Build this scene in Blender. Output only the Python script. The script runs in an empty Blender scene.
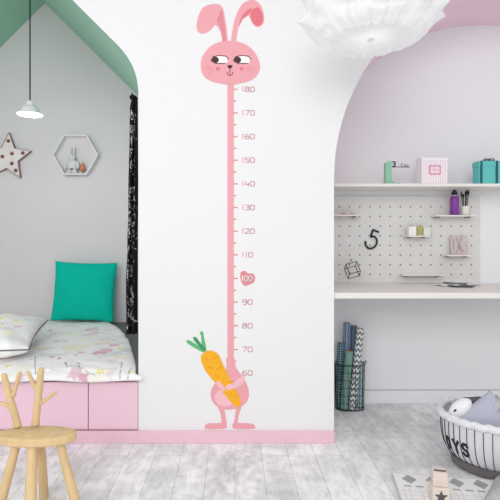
import bpy, bmesh, math, random
from mathutils import Vector, Matrix, noise
PI = math.pi
rnd = random.Random(7)
SC = bpy.context.scene
COL = SC.collection

# ---------------------------------------------------------------- camera
F = 481.0
cam_d = bpy.data.cameras.new('camera')
cam_d.sensor_width = 36; cam_d.lens = 36*F/500
cam_d.shift_x = 15/500; cam_d.shift_y = -8.4/500
cam_d.clip_start = .05
cam = bpy.data.objects.new('camera', cam_d); COL.objects.link(cam)
cam.location = (0, 0, 1); cam.rotation_euler = (PI/2, 0, 0)
SC.camera = cam
# ---------------------------------------------------------------- world + lights
w = bpy.data.worlds.new('world'); SC.world = w; w.use_nodes = True
w.node_tree.nodes['Background'].inputs[0].default_value = (1, .99, .985, 1)
w.node_tree.nodes['Background'].inputs[1].default_value = .72
def area(name, loc, target, sx, sy, power, col=(1, 1, 1)):
    l = bpy.data.lights.new(name, 'AREA'); l.shape = 'RECTANGLE'; l.size = sx; l.size_y = sy
    l.energy = power; l.color = col
    o = bpy.data.objects.new(name, l); COL.objects.link(o); o.location = loc
    o.rotation_euler = (Vector(target)-Vector(loc)).to_track_quat('-Z', 'Y').to_euler()
    return o
area('added_soft_light', (-.9, -2.0, 2.5), (.2, 2.2, -.1), 3.2, 1.8, 66)  # soft area light added behind the camera, no window stands there
vs = SC.view_settings
vs.view_transform = 'Standard'; vs.look = 'None'; vs.gamma = 1; vs.use_curve_mapping = False
vs.exposure = 0.22
SC.display_settings.display_device = 'sRGB'

# ---------------------------------------------------------------- helpers
def lin(c):
    return tuple(((v/255)/12.92 if v/255 <= .04045 else ((v/255+.055)/1.055)**2.4) for v in c)
def mat(name, rgb, rough=.6, metal=0, noise_amt=0, noise_scale=8, bump=0, bump_scale=60, spec=.35, sub=0, stretch=None, trans=0, emit=None):
    m = bpy.data.materials.new(name); m.use_nodes = True
    nt = m.node_tree; b = nt.nodes['Principled BSDF']; c = lin(rgb)
    b.inputs['Base Color'].default_value = (*c, 1); b.inputs['Roughness'].default_value = rough
    b.inputs['Metallic'].default_value = metal; b.inputs['Specular IOR Level'].default_value = spec
    if sub:
        b.inputs['Subsurface Weight'].default_value = sub; b.inputs['Subsurface Scale'].default_value = .02
    if trans: b.inputs['Transmission Weight'].default_value = trans
    tc = nt.nodes.new('ShaderNodeTexCoord'); mp = nt.nodes.new('ShaderNodeMapping')
    nt.links.new(tc.outputs['Object'], mp.inputs[0])
    if stretch: mp.inputs['Scale'].default_value = stretch
    if noise_amt:
        n = nt.nodes.new('ShaderNodeTexNoise'); n.inputs['Scale'].default_value = noise_scale; n.inputs['Detail'].default_value = 5
        r = nt.nodes.new('ShaderNodeValToRGB')
        r.color_ramp.elements[0].position = .3; r.color_ramp.elements[1].position = .7
        r.color_ramp.elements[0].color = (*[v*(1-noise_amt) for v in c], 1); r.color_ramp.elements[1].color = (*[min(1, v*(1+noise_amt*.6)) for v in c], 1)
        nt.links.new(mp.outputs[0], n.inputs['Vector']); nt.links.new(n.outputs['Fac'], r.inputs[0]); nt.links.new(r.outputs[0], b.inputs['Base Color'])
    if bump:
        n = nt.nodes.new('ShaderNodeTexNoise'); n.inputs['Scale'].default_value = bump_scale; n.inputs['Detail'].default_value = 3
        bp = nt.nodes.new('ShaderNodeBump'); bp.inputs['Strength'].default_value = bump; bp.inputs['Distance'].default_value = .01
        nt.links.new(mp.outputs[0], n.inputs['Vector']); nt.links.new(n.outputs['Fac'], bp.inputs['Height']); nt.links.new(bp.outputs[0], b.inputs['Normal'])
    return m
def attr_mat(name, rough=.8, bump=.15, bump_scale=90):
    m = mat(name, (255, 255, 255), rough, bump=bump, bump_scale=bump_scale, spec=.2)
    a = m.node_tree.nodes.new('ShaderNodeAttribute'); a.attribute_name = 'print'
    m.node_tree.links.new(a.outputs['Color'], m.node_tree.nodes['Principled BSDF'].inputs['Base Color'])
    return m
def link(name, me, m=None, parent=None, loc=None, smooth=False):
    o = bpy.data.objects.new(name, me); COL.objects.link(o)
    for k in (m if isinstance(m, (list, tuple)) else [m]):
        if k: me.materials.append(k)
    if smooth:
        for p in me.polygons: p.use_smooth = True
    if parent: o.parent = parent
    if loc is not None: o.location = loc
    return o
def obj(name, bm, m, parent=None, smooth=False, loc=None, sharp=None):
    bmesh.ops.recalc_face_normals(bm, faces=bm.faces)
    me = bpy.data.meshes.new(name); bm.to_mesh(me); bm.free()
    o = link(name, me, m, parent, loc, smooth)
    if smooth and sharp is not None:
        try: me.set_sharp_from_angle(angle=math.radians(sharp))
        except Exception: pass
    return o
def tag(o, label, cat, group=None):
    o['label'] = label; o['category'] = cat
    if group: o['group'] = group
    return o
def thing(name, label, cat, loc=(0, 0, 0), rot=(0, 0, 0), group=None):
    o = bpy.data.objects.new(name, None); COL.objects.link(o); o.empty_display_size = .05
    o.location = loc; o.rotation_euler = rot
    return tag(o, label, cat, group)
def struct(o): o['kind'] = 'structure'; return o
def box(bm, x0, x1, y0, y1, z0, z1, bev=0, rot=None, seg=2):
    r = bmesh.ops.create_cube(bm, size=1)
    vsx = r['verts']
    for v in vsx:
        v.co = Vector(((x0+x1)/2+v.co.x*(x1-x0), (y0+y1)/2+v.co.y*(y1-y0), (z0+z1)/2+v.co.z*(z1-z0)))
        if rot: v.co = rot @ v.co
    if bev:
        es = list({e for v in vsx for e in v.link_edges})
        bmesh.ops.bevel(bm, geom=es, offset=bev, segments=seg, profile=.5, affect='EDGES')
    return bm
def newbox(*a, **k): return box(bmesh.new(), *a, **k)
def tube(bm, pts, rad, n=10, cap=True):
    """tube along points with constant or per-point radius"""
    pts = [Vector(p) for p in pts]; k = len(pts)
    rads = rad if isinstance(rad, (list, tuple)) else [rad]*k
    rings = []; up = None
    for i, p in enumerate(pts):
        t = (pts[min(i+1, k-1)]-pts[max(i-1, 0)]).normalized()
        if up is None:
            up = Vector((0, 0, 1)) if abs(t.z) < .9 else Vector((1, 0, 0))
        a = t.cross(up).normalized(); b = a.cross(t).normalized(); up = b
        rings.append([bm.verts.new(p+(a*math.cos(2*PI*j/n)+b*math.sin(2*PI*j/n))*rads[i]) for j in range(n)])
    for i in range(k-1):
        for j in range(n):
            bm.faces.new((rings[i][j], rings[i][(j+1) % n], rings[i+1][(j+1) % n], rings[i+1][j]))
    if cap:
        bm.faces.new(rings[0]); bm.faces.new(rings[-1])
    return bm
def smoothpath(pts, n=8):
    pts = [Vector(p) for p in pts]; out = []
    for i in range(len(pts)-1):
        p0 = pts[max(i-1, 0)]; p1 = pts[i]; p2 = pts[i+1]; p3 = pts[min(i+2, len(pts)-1)]
        for k in range(n):
            t = k/n
            out.append(.5*((2*p1)+(p2-p0)*t+(2*p0-5*p1+4*p2-p3)*t*t+(3*p1-p0-3*p2+p3)*t**3))
    out.append(pts[-1]); return out
def lathe(bm, prof, n=32, c=(0, 0, 0)):
    rings = []
    for r, z in prof:
        if r < 1e-5: rings.append([bm.verts.new((c[0], c[1], c[2]+z))])
        else: rings.append([bm.verts.new((c[0]+r*math.cos(2*PI*j/n), c[1]+r*math.sin(2*PI*j/n), c[2]+z)) for j in range(n)])
    for a, b in zip(rings, rings[1:]):
        for j in range(n):
            q = [a[j % len(a)], a[(j+1) % len(a)], b[(j+1) % len(b)], b[j % len(b)]]
            q2 = []
            for v in q:
                if v not in q2: q2.append(v)
            if len(q2) > 2: bm.faces.new(q2)
    return bm
def prism(bm, pts, y0, y1):
    """polygon in XZ extruded from y0 to y1"""
    a = [bm.verts.new((x, y0, z)) for x, z in pts]; b = [bm.verts.new((x, y1, z)) for x, z in pts]
    bm.faces.new(a); bm.faces.new(b[::-1]); n = len(pts)
    for i in range(n): bm.faces.new((a[i], b[i], b[(i+1) % n], a[(i+1) % n]))
    return bm
def grid(nx, ny, fn, closed=False):
    """double-sided sheet grid"""
    me = bpy.data.meshes.new('sheet'); V = []; Fc = []
    for j in range(ny+1):
        for i in range(nx+1): V.append(fn(i/nx, j/ny))
    for j in range(ny):
        for i in range(nx):
            a = j*(nx+1)+i; Fc.append((a, a+1, a+nx+2, a+nx+1))
    me.from_pydata([tuple(v) for v in V], [], Fc); return me
def paint(me, fn):
    at = me.color_attributes.new('print', 'FLOAT_COLOR', 'POINT')
    for i in range(len(me.vertices)):
        c = fn(i); at.data[i].color = (*c, 1)

# ---------------------------------------------------------------- materials
M = {}
M['wall'] = mat('white_wall_paint', (237, 237, 238), .75, bump=.02, bump_scale=120)
M['niche'] = mat('pale_grey_wall_paint', (226, 222, 225), .8, noise_amt=.015, noise_scale=1.5)
M['desk_wall'] = mat('light_wall_paint', (238, 239, 242), .8)
M['green'] = mat('sage_green_paint', (160, 206, 182), .6)
M['pinkw'] = mat('pale_pink_paint', (244, 216, 228), .6)
M['pinkbed'] = mat('pink_lacquer', (240, 204, 220), .45)
M['pinkbase'] = mat('pink_baseboard_paint', (238, 198, 212), .5)
M['white'] = mat('white_lacquer', (245, 245, 244), .35)
M['shelf'] = mat('off_white_laminate', (238, 234, 230), .45)
M['black'] = mat('black_metal', (28, 28, 30), .4)
M['wood'] = mat('light_birch_wood', (222, 193, 146), .5, noise_amt=.10, noise_scale=5, stretch=(6, 6, 1.2), bump=.02)
M['teal'] = mat('teal_cotton', (10, 192, 170), .85, bump=.12, bump_scale=260, spec=.1)
M['greyfab'] = mat('grey_cotton', (112, 113, 117), .9, bump=.1)
M['cloud'] = mat('white_paper_fabric', (246, 246, 247), .8, spec=.1, bump=.02, bump_scale=30)
def floor_mat():
    m = bpy.data.materials.new('whitewashed_planks'); m.use_nodes = True
    nt = m.node_tree; b = nt.nodes['Principled BSDF']; N = nt.nodes.new; L = nt.links.new
    b.inputs['Roughness'].default_value = .5; b.inputs['Specular IOR Level'].default_value = .3
    tc = N('ShaderNodeTexCoord'); mp = N('ShaderNodeMapping'); mp.inputs['Rotation'].default_value = (0, 0, PI/2)
    L(tc.outputs['Object'], mp.inputs[0])
    br = N('ShaderNodeTexBrick'); br.offset = .37; br.inputs['Scale'].default_value = 1
    br.inputs['Brick Width'].default_value = .75; br.inputs['Row Height'].default_value = .125
    br.inputs['Mortar Size'].default_value = .0012; br.inputs['Mortar Smooth'].default_value = .4
    br.inputs['Color1'].default_value = (*lin((252, 252, 252)), 1); br.inputs['Color2'].default_value = (*lin((234, 234, 236)), 1)
    br.inputs['Mortar'].default_value = (*lin((185, 185, 187)), 1); br.inputs['Bias'].default_value = -.15
    L(mp.outputs[0], br.inputs['Vector'])
    def nz(scale, stretch, lo, hi, clo, chi, detail=8):
        q = N('ShaderNodeMapping'); q.inputs['Scale'].default_value = stretch; L(tc.outputs['Object'], q.inputs[0])
        n = N('ShaderNodeTexNoise'); n.inputs['Scale'].default_value = scale; n.inputs['Detail'].default_value = detail; n.inputs['Roughness'].default_value = .65
        L(q.outputs[0], n.inputs['Vector']); r = N('ShaderNodeValToRGB')
        r.color_ramp.elements[0].position = lo; r.color_ramp.elements[1].position = hi
        r.color_ramp.elements[0].color = (clo, clo, clo*1.01, 1); r.color_ramp.elements[1].color = (chi, chi, chi, 1)
        L(n.outputs['Fac'], r.inputs[0]); return r
    def mul(a, c):
        x = N('ShaderNodeMix'); x.data_type = 'RGBA'; x.blend_type = 'MULTIPLY'; x.inputs[0].default_value = 1
        L(a, x.inputs[6]); L(c, x.inputs[7]); return x.outputs[2]
    o1 = mul(br.outputs['Color'], nz(5, (1.6, .8, 1), (.36), .62, .76, 1.05).outputs[0])
    o2 = mul(o1, nz(16, (2.2, 1.0, 1), .36, .56, .86, 1.06).outputs[0])
    L(o2, b.inputs['Base Color'])
    return m
M['floor'] = floor_mat()

# ---------------------------------------------------------------- setting
YF = 2.40           # main wall face
YL = 3.89           # back of the bed niche
YR = 2.988          # back of the desk niche
PXM = F/YF
def wp(px, py, k=PXM): return ((px-235)/k, 1-(py-241.6)/k)      # photo measurement -> wall coordinates
def at(px, py, Y): return ((px-235)*Y/F, 1-(py-241.6)*Y/F)

# left opening profile
AX, AZ = -1.536, 2.93; LX0, LX1 = -2.590, -.482
ez = AZ-(LX1-AX)
def eave(sgn):
    cx = AX+sgn*(LX1-AX); p0 = Vector((cx-sgn*.10, ez+.10)); p1 = Vector((cx, ez)); p2 = Vector((cx, ez-.14))
    return [tuple(p0*(1-t)**2+p1*2*t*(1-t)+p2*t*t) for t in [i/8 for i in range(9)]]
prof_l = [(LX0, 0)]+eave(-1)[::-1]+[(AX, AZ)]+eave(1)+[(LX1, 0)]
# right arch
CX, CZ, RR = 1.522, 1.317, 1.028
prof_r = [(CX-RR, 0)]+[(CX-RR*math.cos(a), CZ+RR*math.sin(a)) for a in [PI*i/48 for i in range(49)]]+[(CX+RR, 0)]
def wall_mesh():
    """front wall in vertical strips around the gabled and the arched opening"""
    bm = bmesh.new()
    def strip(pts):
        cols = []
        for x, z in pts:
            cols.append([bm.verts.new(c) for c in ((x, YF, z), (x, YF, 3.1), (x, YF+.03, 3.1), (x, YF+.03, z))])
        for a, b in zip(cols, cols[1:]):
            for k in range(4): bm.faces.new((a[k], b[k], b[(k+1) % 4], a[(k+1) % 4]))
        bm.faces.new(cols[0]); bm.faces.new(cols[-1])
    strip([(-3.4, 0), (LX0, 0)]); strip(prof_l[1:-1]); strip([(LX1, 0), (CX-RR, 0)]); strip(prof_r[1:-1]); strip([(CX+RR, 0), (3.4, 0)])
    bmesh.ops.remove_doubles(bm, verts=bm.verts, dist=1e-6)
    return bm
struct(obj('wall_front', wall_mesh(), M['wall']))
def lining(pts, y0, y1, th, cen):
    bm = bmesh.new(); rows = []
    for i, (x, z) in enumerate(pts):
        a = Vector(pts[max(i-1, 0)]); b = Vector(pts[min(i+1, len(pts)-1)])
        t = (b-a).normalized(); n = Vector((-t.y, t.x))
        if n.dot(Vector((x, z))-Vector(cen)) < 0: n = -n
        q = (x+n.x*th, z+n.y*th)
        rows.append([bm.verts.new((x, y0, z)), bm.verts.new((x, y1, z)), bm.verts.new((q[0], y1, q[1])), bm.verts.new((q[0], y0, q[1]))])
    for r, s in zip(rows, rows[1:]):
        for k in range(4): bm.faces.new((r[k], r[(k+1) % 4], s[(k+1) % 4], s[k]))
    bm.faces.new(rows[0]); bm.faces.new(rows[-1]); return bm
struct(obj('trim_1', lining(prof_l[1:-1], YF+.0005, YL+.03, .03, (AX, 1.5)), M['green'], smooth=True, sharp=30))
struct(obj('wall_niche_left', newbox(LX0-.04, LX0, YF+.03, YL, 0, ez-.14), M['niche']))
struct(obj('wall_niche_right', newbox(LX1, LX1+.04, YF+.03, YL, 0, ez-.14), M['niche']))
struct(obj('wall_bed_back', newbox(LX0-.1, LX1+.1, YL, YL+.05, 0, 3.1), M['niche']))
struct(obj('trim_2', lining(prof_r[1:-1], YF+.0005, YR+.03, .03, (CX, 1)), M['pinkw'], smooth=True, sharp=40))
struct(obj('wall_desk_left', newbox(CX-RR-.04, CX-RR, YF+.03, YR, 0, CZ), M['desk_wall']))
struct(obj('wall_desk_right', newbox(CX+RR, CX+RR+.04, YF+.03, YR, 0, CZ), M['desk_wall']))
struct(obj('wall_desk_back', newbox(CX-RR-.1, CX+RR+.1, YR, YR+.05, 0, 2.6), M['desk_wall']))
struct(obj('floor', newbox(-3.4, 3.4, -2.5, 4.1, -.05, 0), M['floor']))
struct(obj('ceiling', newbox(-3.4, 3.4, -1.2, 4.0, 3.1, 3.15), M['wall']))
struct(obj('baseboard_front', newbox(LX0, CX-RR, YF-.016, YF-.0005, 0, .059, .003), M['pinkbase']))
struct(obj('baseboard_desk', newbox(CX-RR+.001, CX+RR-.001, YR-.016, YR-.0005, 0, .079, .002), M['desk_wall']))
struct(obj('trim_3', newbox(CX-RR+.001, CX+RR-.001, YR-.012, YR-.0005, .0835, .7125, .002), M['desk_wall']))

# ---------------------------------------------------------------- bed built into the niche
bed = thing('bed', 'pink lacquered built-in bed base with drawer fronts under the patterned duvet', 'bed', (AX, 3.1, 0))
def rel(bm, o):
    bmesh.ops.translate(bm, verts=bm.verts, vec=-Vector(o.location)); return bm
obj('base', rel(newbox(LX0+.005, LX1-.003, YF+.022, YL-.005, .0, .298, .003), bed), M['pinkbed'], bed)
for a, b in ((LX0+.006, -1.972), (-1.968, -1.352), (-1.348, -.735), (-.731, LX1-.003)):
    obj('drawer', rel(newbox(a, b, YF+.002, YF+.021, .061, .298, .002), bed), M['pinkbed'], bed)
mt = tag(obj('mattress', newbox(LX0+.01, LX1-.006, YF+.03, YL-.01, .299, .352, .02), M['greyfab'], smooth=True, sharp=60),
         'flat grey mattress lying on the pink bed base under the duvet', 'mattress')

# duvet: path s runs from the back wall to the hanging front edge
path = smoothpath([(0, 3.85, .362), (0, 3.6, .378), (0, 3.2, .38), (0, 2.8, .378), (0, 2.56, .372), (0, 2.45, .362), (0, 2.388, .345), (0, 2.366, .328), (0, 2.368, .311)], 16)
plen = [0]
for a, b in zip(path, path[1:]): plen.append(plen[-1]+(b-a).length)
def pat(s):
    s *= plen[-1]
    for i in range(len(plen)-1):
        if s <= plen[i+1]+1e-9:
            t = (s-plen[i])/(plen[i+1]-plen[i]); return path[i].lerp(path[i+1], t), (path[i+1]-path[i]).normalized()
    return path[-1], (path[-1]-path[-2]).normalized()
def xr(y):
    pts = [(3.86, -1.02), (3.5, -.84), (3.1, -.685), (2.8, -.597), (2.6, -.54), (2.5, -.515), (2.42, -.50), (2.385, -.497), (2.36, -.445)]
    for (y0, a), (y1, b) in zip(pts, pts[1:]):
        if y >= y1: return a+(b-a)*(y0-y)/(y0-y1)
    return pts[-1][1]
DN, DM = 420, 300
duv_uv = []
def duv(u, v):
    p, t = pat(v); x1 = xr(p.y); x = (LX0+.03)+(x1-LX0-.03)*u
    nrm = Vector((0, -t.z, t.y)); nrm = nrm if nrm.z > 0 or nrm.y < 0 else -nrm
    duv_uv.append((x, v*plen[-1]))
    q = Vector((x, p.y, p.z))
    wr = .009*noise.noise(Vector((x*5, v*9, 1)))+.004*noise.noise(Vector((x*14, v*22, 4)))+.0015*noise.noise(Vector((x*40, v*50, 4)))
    e = (x1-x)
    roll = 0 if e > .06 else .022*(1-math.sqrt(max(0, 1-(1-e/.06)**2)))
    if p.y < 2.41: q.y += -.004*math.sin(x*21)-.005*max(0, noise.noise(Vector((x*6, 3, 3)))); q.z += .010*noise.noise(Vector((x*5, 8, 8)))*(v-.85)/.15
    q.z += abs(wr)*(1.5 if p.y > 2.41 else 0); q.z -= roll if p.y > 2.4 else 0
    q.z = max(q.z, .3545) if p.y > 2.43 else q.z
    return q
dme = grid(DN, DM, duv)
def proj(co): return 235+F*co[0]/co[1], 241.6+F*(1-co[2])/co[1]
PK = lin((236, 206, 218)); PK2 = lin((226, 178, 198)); YE = lin((246, 234, 140)); GR = lin((110, 112, 120)); LG = lin((214, 216, 222)); BASE = lin((250, 249, 249)); CRM = lin((246, 242, 226))
def hit(px, py, me, uv, cache):
    """surface coordinate of the point of the cloth the photo shows at a measured place"""
    if not cache:
        cache.extend([(*proj(v.co), uv[i]) for i, v in enumerate(me.vertices)])
    b = min(cache, key=lambda c: (c[0]-px)**2+(c[1]-py)**2)
    return b[2]
def make_print(me, uv, motifs, cell):
    cx = {}
    for mt_ in motifs:
        r = mt_['r']
        x0, s0 = mt_['c']
        for i in range(int((x0-r)/cell)-1, int((x0+r)/cell)+2):
            for j in range(int((s0-r)/cell)-1, int((s0+r)/cell)+2): cx.setdefault((i, j), []).append(mt_)
    def col(i):
        x, s = uv[i]; c = BASE
        n = noise.noise(Vector((x*7, s*7, 2)))
        if n > .12: c = tuple(a+(b-a)*min(1, (n-.12)*5)*.5 for a, b in zip(BASE, LG if noise.noise(Vector((x*3, s*3, 9))) > 0 else CRM))
        n = noise.noise(Vector((x*9+5, s*8, 7)))
        if n > .38: c = tuple(a+(b-a)*.35 for a, b in zip(c, PK))
        for m_ in cx.get((int(x/cell), int(s/cell)), ()):
            d = m_['f']((x-m_['c'][0]), (s-m_['c'][1]))
            if d: c = d
        return c
    paint(me, col)
def m_flower(c, r, colr, mid):
    def f(x, s):
        a = math.atan2(s, x); d = math.hypot(x, s)
        if d < r*.35: return mid
        return colr if d < r*(.75+.25*math.cos(5*a)) else None
    return dict(c=c, r=r*1.1, f=f)
def m_disc(c, r, colr, sy=1):
    return dict(c=c, r=r*max(1, sy)*1.1, f=lambda x, s: colr if math.hypot(x, s/sy) < r else None)
def m_ring(c, r, wd, colr, sy=1):
    return dict(c=c, r=r*max(1, sy)*1.1+wd, f=lambda x, s: colr if abs(math.hypot(x, s/sy)-r) < wd else None)
def m_line(c, c2, wd, colr):
    a = Vector((c[0], c[1])); b = Vector((c2[0], c2[1])); m = (a+b)/2
    def f(x, s):
        p = Vector((x, s))+m; d = b-a; t = max(0, min(1, (p-a).dot(d)/max(1e-9, d.length_squared)))
        return colr if (p-a-d*t).length < wd else None
    return dict(c=(m.x, m.y), r=(b-a).length/2+wd, f=f)
def m_blob(c, r, colr, seed):
    def f(x, s):
        a = math.atan2(s, x); q = .7+.45*noise.noise(Vector((math.cos(a)*1.6, math.sin(a)*1.6, seed)))
        return colr if math.hypot(x, s) < r*q else None
    return dict(c=c, r=r*1.2, f=f)
cache = []
H = lambda px, py: hit(px, py, dme, duv_uv, cache)
mo = []
mo.append(m_blob(H(107, 350), .06, PK, 1)); mo.append(m_blob(H(98, 352), .05, PK2, 9)); mo.append(m_blob(H(114, 345), .05, PK, 5)); mo.append(m_blob(H(92, 329), .07, PK, 2)); mo.append(m_blob(H(75, 374), .05, PK, 3)); mo.append(m_blob(H(84, 377), .035, PK2, 13))
mo.append(m_blob(H(20, 377), .03, PK, 8)); mo.append(m_disc(H(75, 348), .075, CRM)); mo.append(m_ring(H(75, 348), .075, .002, LG))
mo.append(m_disc(H(52, 357), .014, PK2, 1.3)); mo.append(m_disc(H(59, 358), .013, PK2, 1.3)); mo.append(m_ring(H(60, 341), .03, .004, PK)); mo.append(m_disc(H(58, 341), .012, PK))
for a in ((100, 371, .022), (121, 349, .024), (116, 357, .02), (41, 348, .024), (8, 366, .026), (127, 358, .016), (130, 372, .018), (33, 366, .014)):
    mo.append(m_flower(H(a[0], a[1]), a[2], YE, lin((250, 240, 190))))
mo.append(m_disc(H(65.5, 363), .0075, GR)); mo.append(m_disc(H(78.5, 363.5), .0075, GR)); mo.append(m_line(H(67, 366.5), H(80, 367), .0035, GR)); mo.append(m_line(H(67, 366.5), H(65.5, 363), .002, GR)); mo.append(m_line(H(80, 367), H(78.5, 363.5), .002, GR))
for a in (((35, 356), (36, 374)), ((36, 357), (49, 356)), ((122, 362), (120, 378)), ((131, 368), (128, 379)), ((105, 338), (117, 340)), ((46, 338), (55, 333)), ((132, 362), (140, 366)), ((86, 372), (95, 375)), ((26, 372), (34, 380)), ((118, 362), (124, 364))):
    mo.append(m_line(H(*a[0]), H(*a[1]), .0022, lin((150, 155, 168))))
r2 = random.Random(3)
for k in range(190):
    c = (r2.uniform(-2.5, -.55), r2.uniform(.1, plen[-1]-.05))
    if any(math.hypot(c[0]-m['c'][0], c[1]-m['c'][1]) < .055 for m in mo): continue
    mo.append(r2.choice([m_flower(c, .018, YE, CRM), m_blob(c, .035, PK, k), m_ring(c, .022, .0022, lin((196, 198, 206))), m_disc(c, .009, PK2), m_ring(c, .016, .002, PK2), m_line(c, (c[0]+r2.uniform(-.05, .05), c[1]+r2.uniform(-.04, .04)), .0022, lin((168, 172, 182))), m_line(c, (c[0]+r2.uniform(-.05, .05), c[1]+r2.uniform(-.04, .04)), .0022, lin((168, 172, 182)))]))
make_print(dme, duv_uv, mo, .06)
M['print'] = attr_mat('printed_cotton', bump=.08, bump_scale=60)
d_o = link('duvet', dme, M['print'], smooth=True)
sol = d_o.modifiers.new('thickness', 'SOLIDIFY'); sol.thickness = .004; sol.offset = 1
tag(d_o, 'white duvet with pink shapes, yellow flowers and a small face, draped over the bed front', 'duvet')

# ---------------------------------------------------------------- cushions
def cushion_mesh(w, h, t, n=60, pinch=.07, wr=0, seed=0, pw=.42):
    V = []; Fc = []; idx = {}
    uv = []
    for side in (1, -1):
        for j in range(n+1):
            for i in range(n+1):
                u = 2*i/n-1; v = 2*j/n-1
                edge = i in (0, n) or j in (0, n)
                if side == -1 and edge: idx[(side, i, j)] = idx[(1, i, j)]; continue
                x = w/2*u*(1-pinch*(1-v*v)); z = h/2*v*(1-pinch*(1-u*u))
                y = t/2*((1-u*u)*(1-v*v))**pw*side
                if wr and not edge: y += wr*noise.noise(Vector((x*12, z*12, seed+side)))*((1-u*u)*(1-v*v))**.3
                idx[(side, i, j)] = len(V); V.append((x, -y, z)); uv.append((x, z))
        for j in range(n):
            for i in range(n):
                q = [idx[(side, i, j)], idx[(side, i+1, j)], idx[(side, i+1, j+1)], idx[(side, i, j+1)]]
                Fc.append(q if side == 1 else q[::-1])
    me = bpy.data.meshes.new('cushion'); me.from_pydata(V, [], Fc); return me, uv
cme, _ = cushion_mesh(.49, .465, .15, wr=.010, pinch=.05)
cu = tag(link('cushion', cme, M['teal'], smooth=True), 'square teal cotton cushion standing against the grey wall on the bed', 'cushion')
cu.location = (-1.178, 3.76, .610); cu.rotation_euler = (math.radians(-9), math.radians(1.5), 0)

pme, puv = cushion_mesh(.84, .62, .19, n=130, wr=.02, seed=4, pinch=.045, pw=.33)
pil = thing('pillow', 'plump printed pillow lying at the left end of the bed on the duvet', 'pillow')
pm = []; r2_ = random.Random(12)
for a in ((.2, .05, .026), (.06, -.17, .024), (-.1, .1, .024), (.30, -.2, .02)): pm.append(m_flower(a[:2], a[2], YE, CRM))
for k, a in enumerate(((.0, .0, .06), (-.02, -.06, .05), (-.2, .12, .05), (.15, .2, .04), (.1, .12, .03))): pm.append(m_blob(a[:2], a[2], PK2, k))
pm.append(m_disc((.16, -.1), .085, CRM)); pm.append(m_ring((.16, -.1), .085, .002, LG)); pm.append(m_line((.0, .07), (.06, .06), .003, GR)); pm.append(m_line((-.1, -.1), (-.05, -.12), .003, GR))
for k in range(40):
    c = (r2_.uniform(-.38, .38), r2_.uniform(-.27, .27))
    if any(math.hypot(c[0]-m['c'][0], c[1]-m['c'][1]) < .06 for m in pm): continue
    pm.append(r2_.choice([m_flower(c, .018, YE, CRM), m_blob(c, .03, PK, k), m_ring(c, .02, .002, PK2), m_line(c, (c[0]+.04, c[1]+.02), .002, LG)]))
make_print(pme, puv, pm, .06)
link('case', pme, M['print'], pil, smooth=True)
ring = []
for k in range(4):
    for i in range(30):
        t = 2*i/30-1; u, v = [(t, -1), (1, t), (-t, 1), (-1, -t)][k]
        ring.append((.42*u*(1-.045*(1-v*v)), 0, .31*v*(1-.045*(1-u*u))))
ring.append(ring[0])
obj('piping', tube(bmesh.new(), ring, .004, 6), M['greyfab'], pil, smooth=True)
pil.location = (-1.55, 2.71, .464); pil.rotation_euler = (math.radians(-85), math.radians(0), math.radians(13))

# ---------------------------------------------------------------- wall pieces above the bed
def star_pts(c, R, r, rot=PI/2, sx=1):
    return [(c[0]+(R if i % 2 == 0 else r)*math.cos(rot+i*PI/5)*sx, c[1]+(R if i % 2 == 0 else r)*math.sin(rot+i*PI/5)) for i in range(10)]
sx_, sz_ = at(7.5, 157, YL-.03)
star = thing('star_light', 'white metal marquee star with rust-red bulbs on the grey wall above the bed', 'wall light', (sx_, YL-.001, sz_), (0, math.radians(4), 0))
M['starw'] = mat('aged_white_tin', (240, 232, 232), .5, noise_amt=.05, noise_scale=14)
M['rust'] = mat('rusty_edge_metal', (150, 130, 130), .5, noise_amt=.3, noise_scale=30)
M['bulb'] = mat('dark_copper_bulb', (150, 96, 84), .3)
obj('face', prism(bmesh.new(), star_pts((0, 0), .190, .088), -.03, -.001), M['starw'], star)
bm = bmesh.new(); a = star_pts((0, 0), .196, .091); b = star_pts((0, 0), .190, .088)
for i in range(10):
    j = (i+1) % 10
    prism(bm, [a[i], a[j], b[j], b[i]], -.036, -.001)
obj('rim', bm, M['rust'], star)
for r, k0 in ((.128, 0),):
    for i in range(5):
        an = PI/2+i*2*PI/5; p = (r*math.cos(an), 0, r*math.sin(an))
        bm = bmesh.new(); lathe(bm, [(.0145, 0), (.0145, .006), (.009, .010), (.009, .018), (.006, .024), (0, .026)], 14)
        bmesh.ops.rotate(bm, verts=bm.verts, matrix=Matrix.Rotation(PI/2, 3, 'X')); bmesh.ops.translate(bm, verts=bm.verts, vec=(p[0], -.030, p[2]))
        obj('bulb', bm, M['bulb'], star, smooth=True, sharp=40)
for p in ((.035, .03), (-.04, .0), (.04, -.05)):
    bm = bmesh.new(); lathe(bm, [(.0145, 0), (.0145, .006), (.009, .010), (.009, .018), (.006, .024), (0, .026)], 14)
    bmesh.ops.rotate(bm, verts=bm.verts, matrix=Matrix.Rotation(PI/2, 3, 'X')); bmesh.ops.translate(bm, verts=bm.verts, vec=(p[0], -.030, p[1]))
    obj('bulb', bm, M['bulb'], star, smooth=True, sharp=40)

hx, hz = at(75.0, 154.5, YL-.06)
hexa = thing('hexagon_shelf', 'white hexagonal open wall shelf on the grey wall above the cushion', 'shelf', (hx, YL-.001, hz))
M['hexw'] = mat('white_painted_wood', (232, 232, 234), .5)
R1, R2, HD = .184, .171, .06
bm = bmesh.new()
for i in range(6):
    a0, a1 = i*PI/3, (i+1)*PI/3
    prism(bm, [(R1*math.cos(a0), R1*math.sin(a0)), (R1*math.cos(a1), R1*math.sin(a1)), (R2*math.cos(a1), R2*math.sin(a1)), (R2*math.cos(a0), R2*math.sin(a0))], -HD, 0)
obj('frame', bm, M['hexw'], hexa)
obj('back_panel', prism(bmesh.new(), [(R2*math.cos(i*PI/3), R2*math.sin(i*PI/3)) for i in range(6)], -.005, -.0005), M['niche'], hexa)
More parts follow.
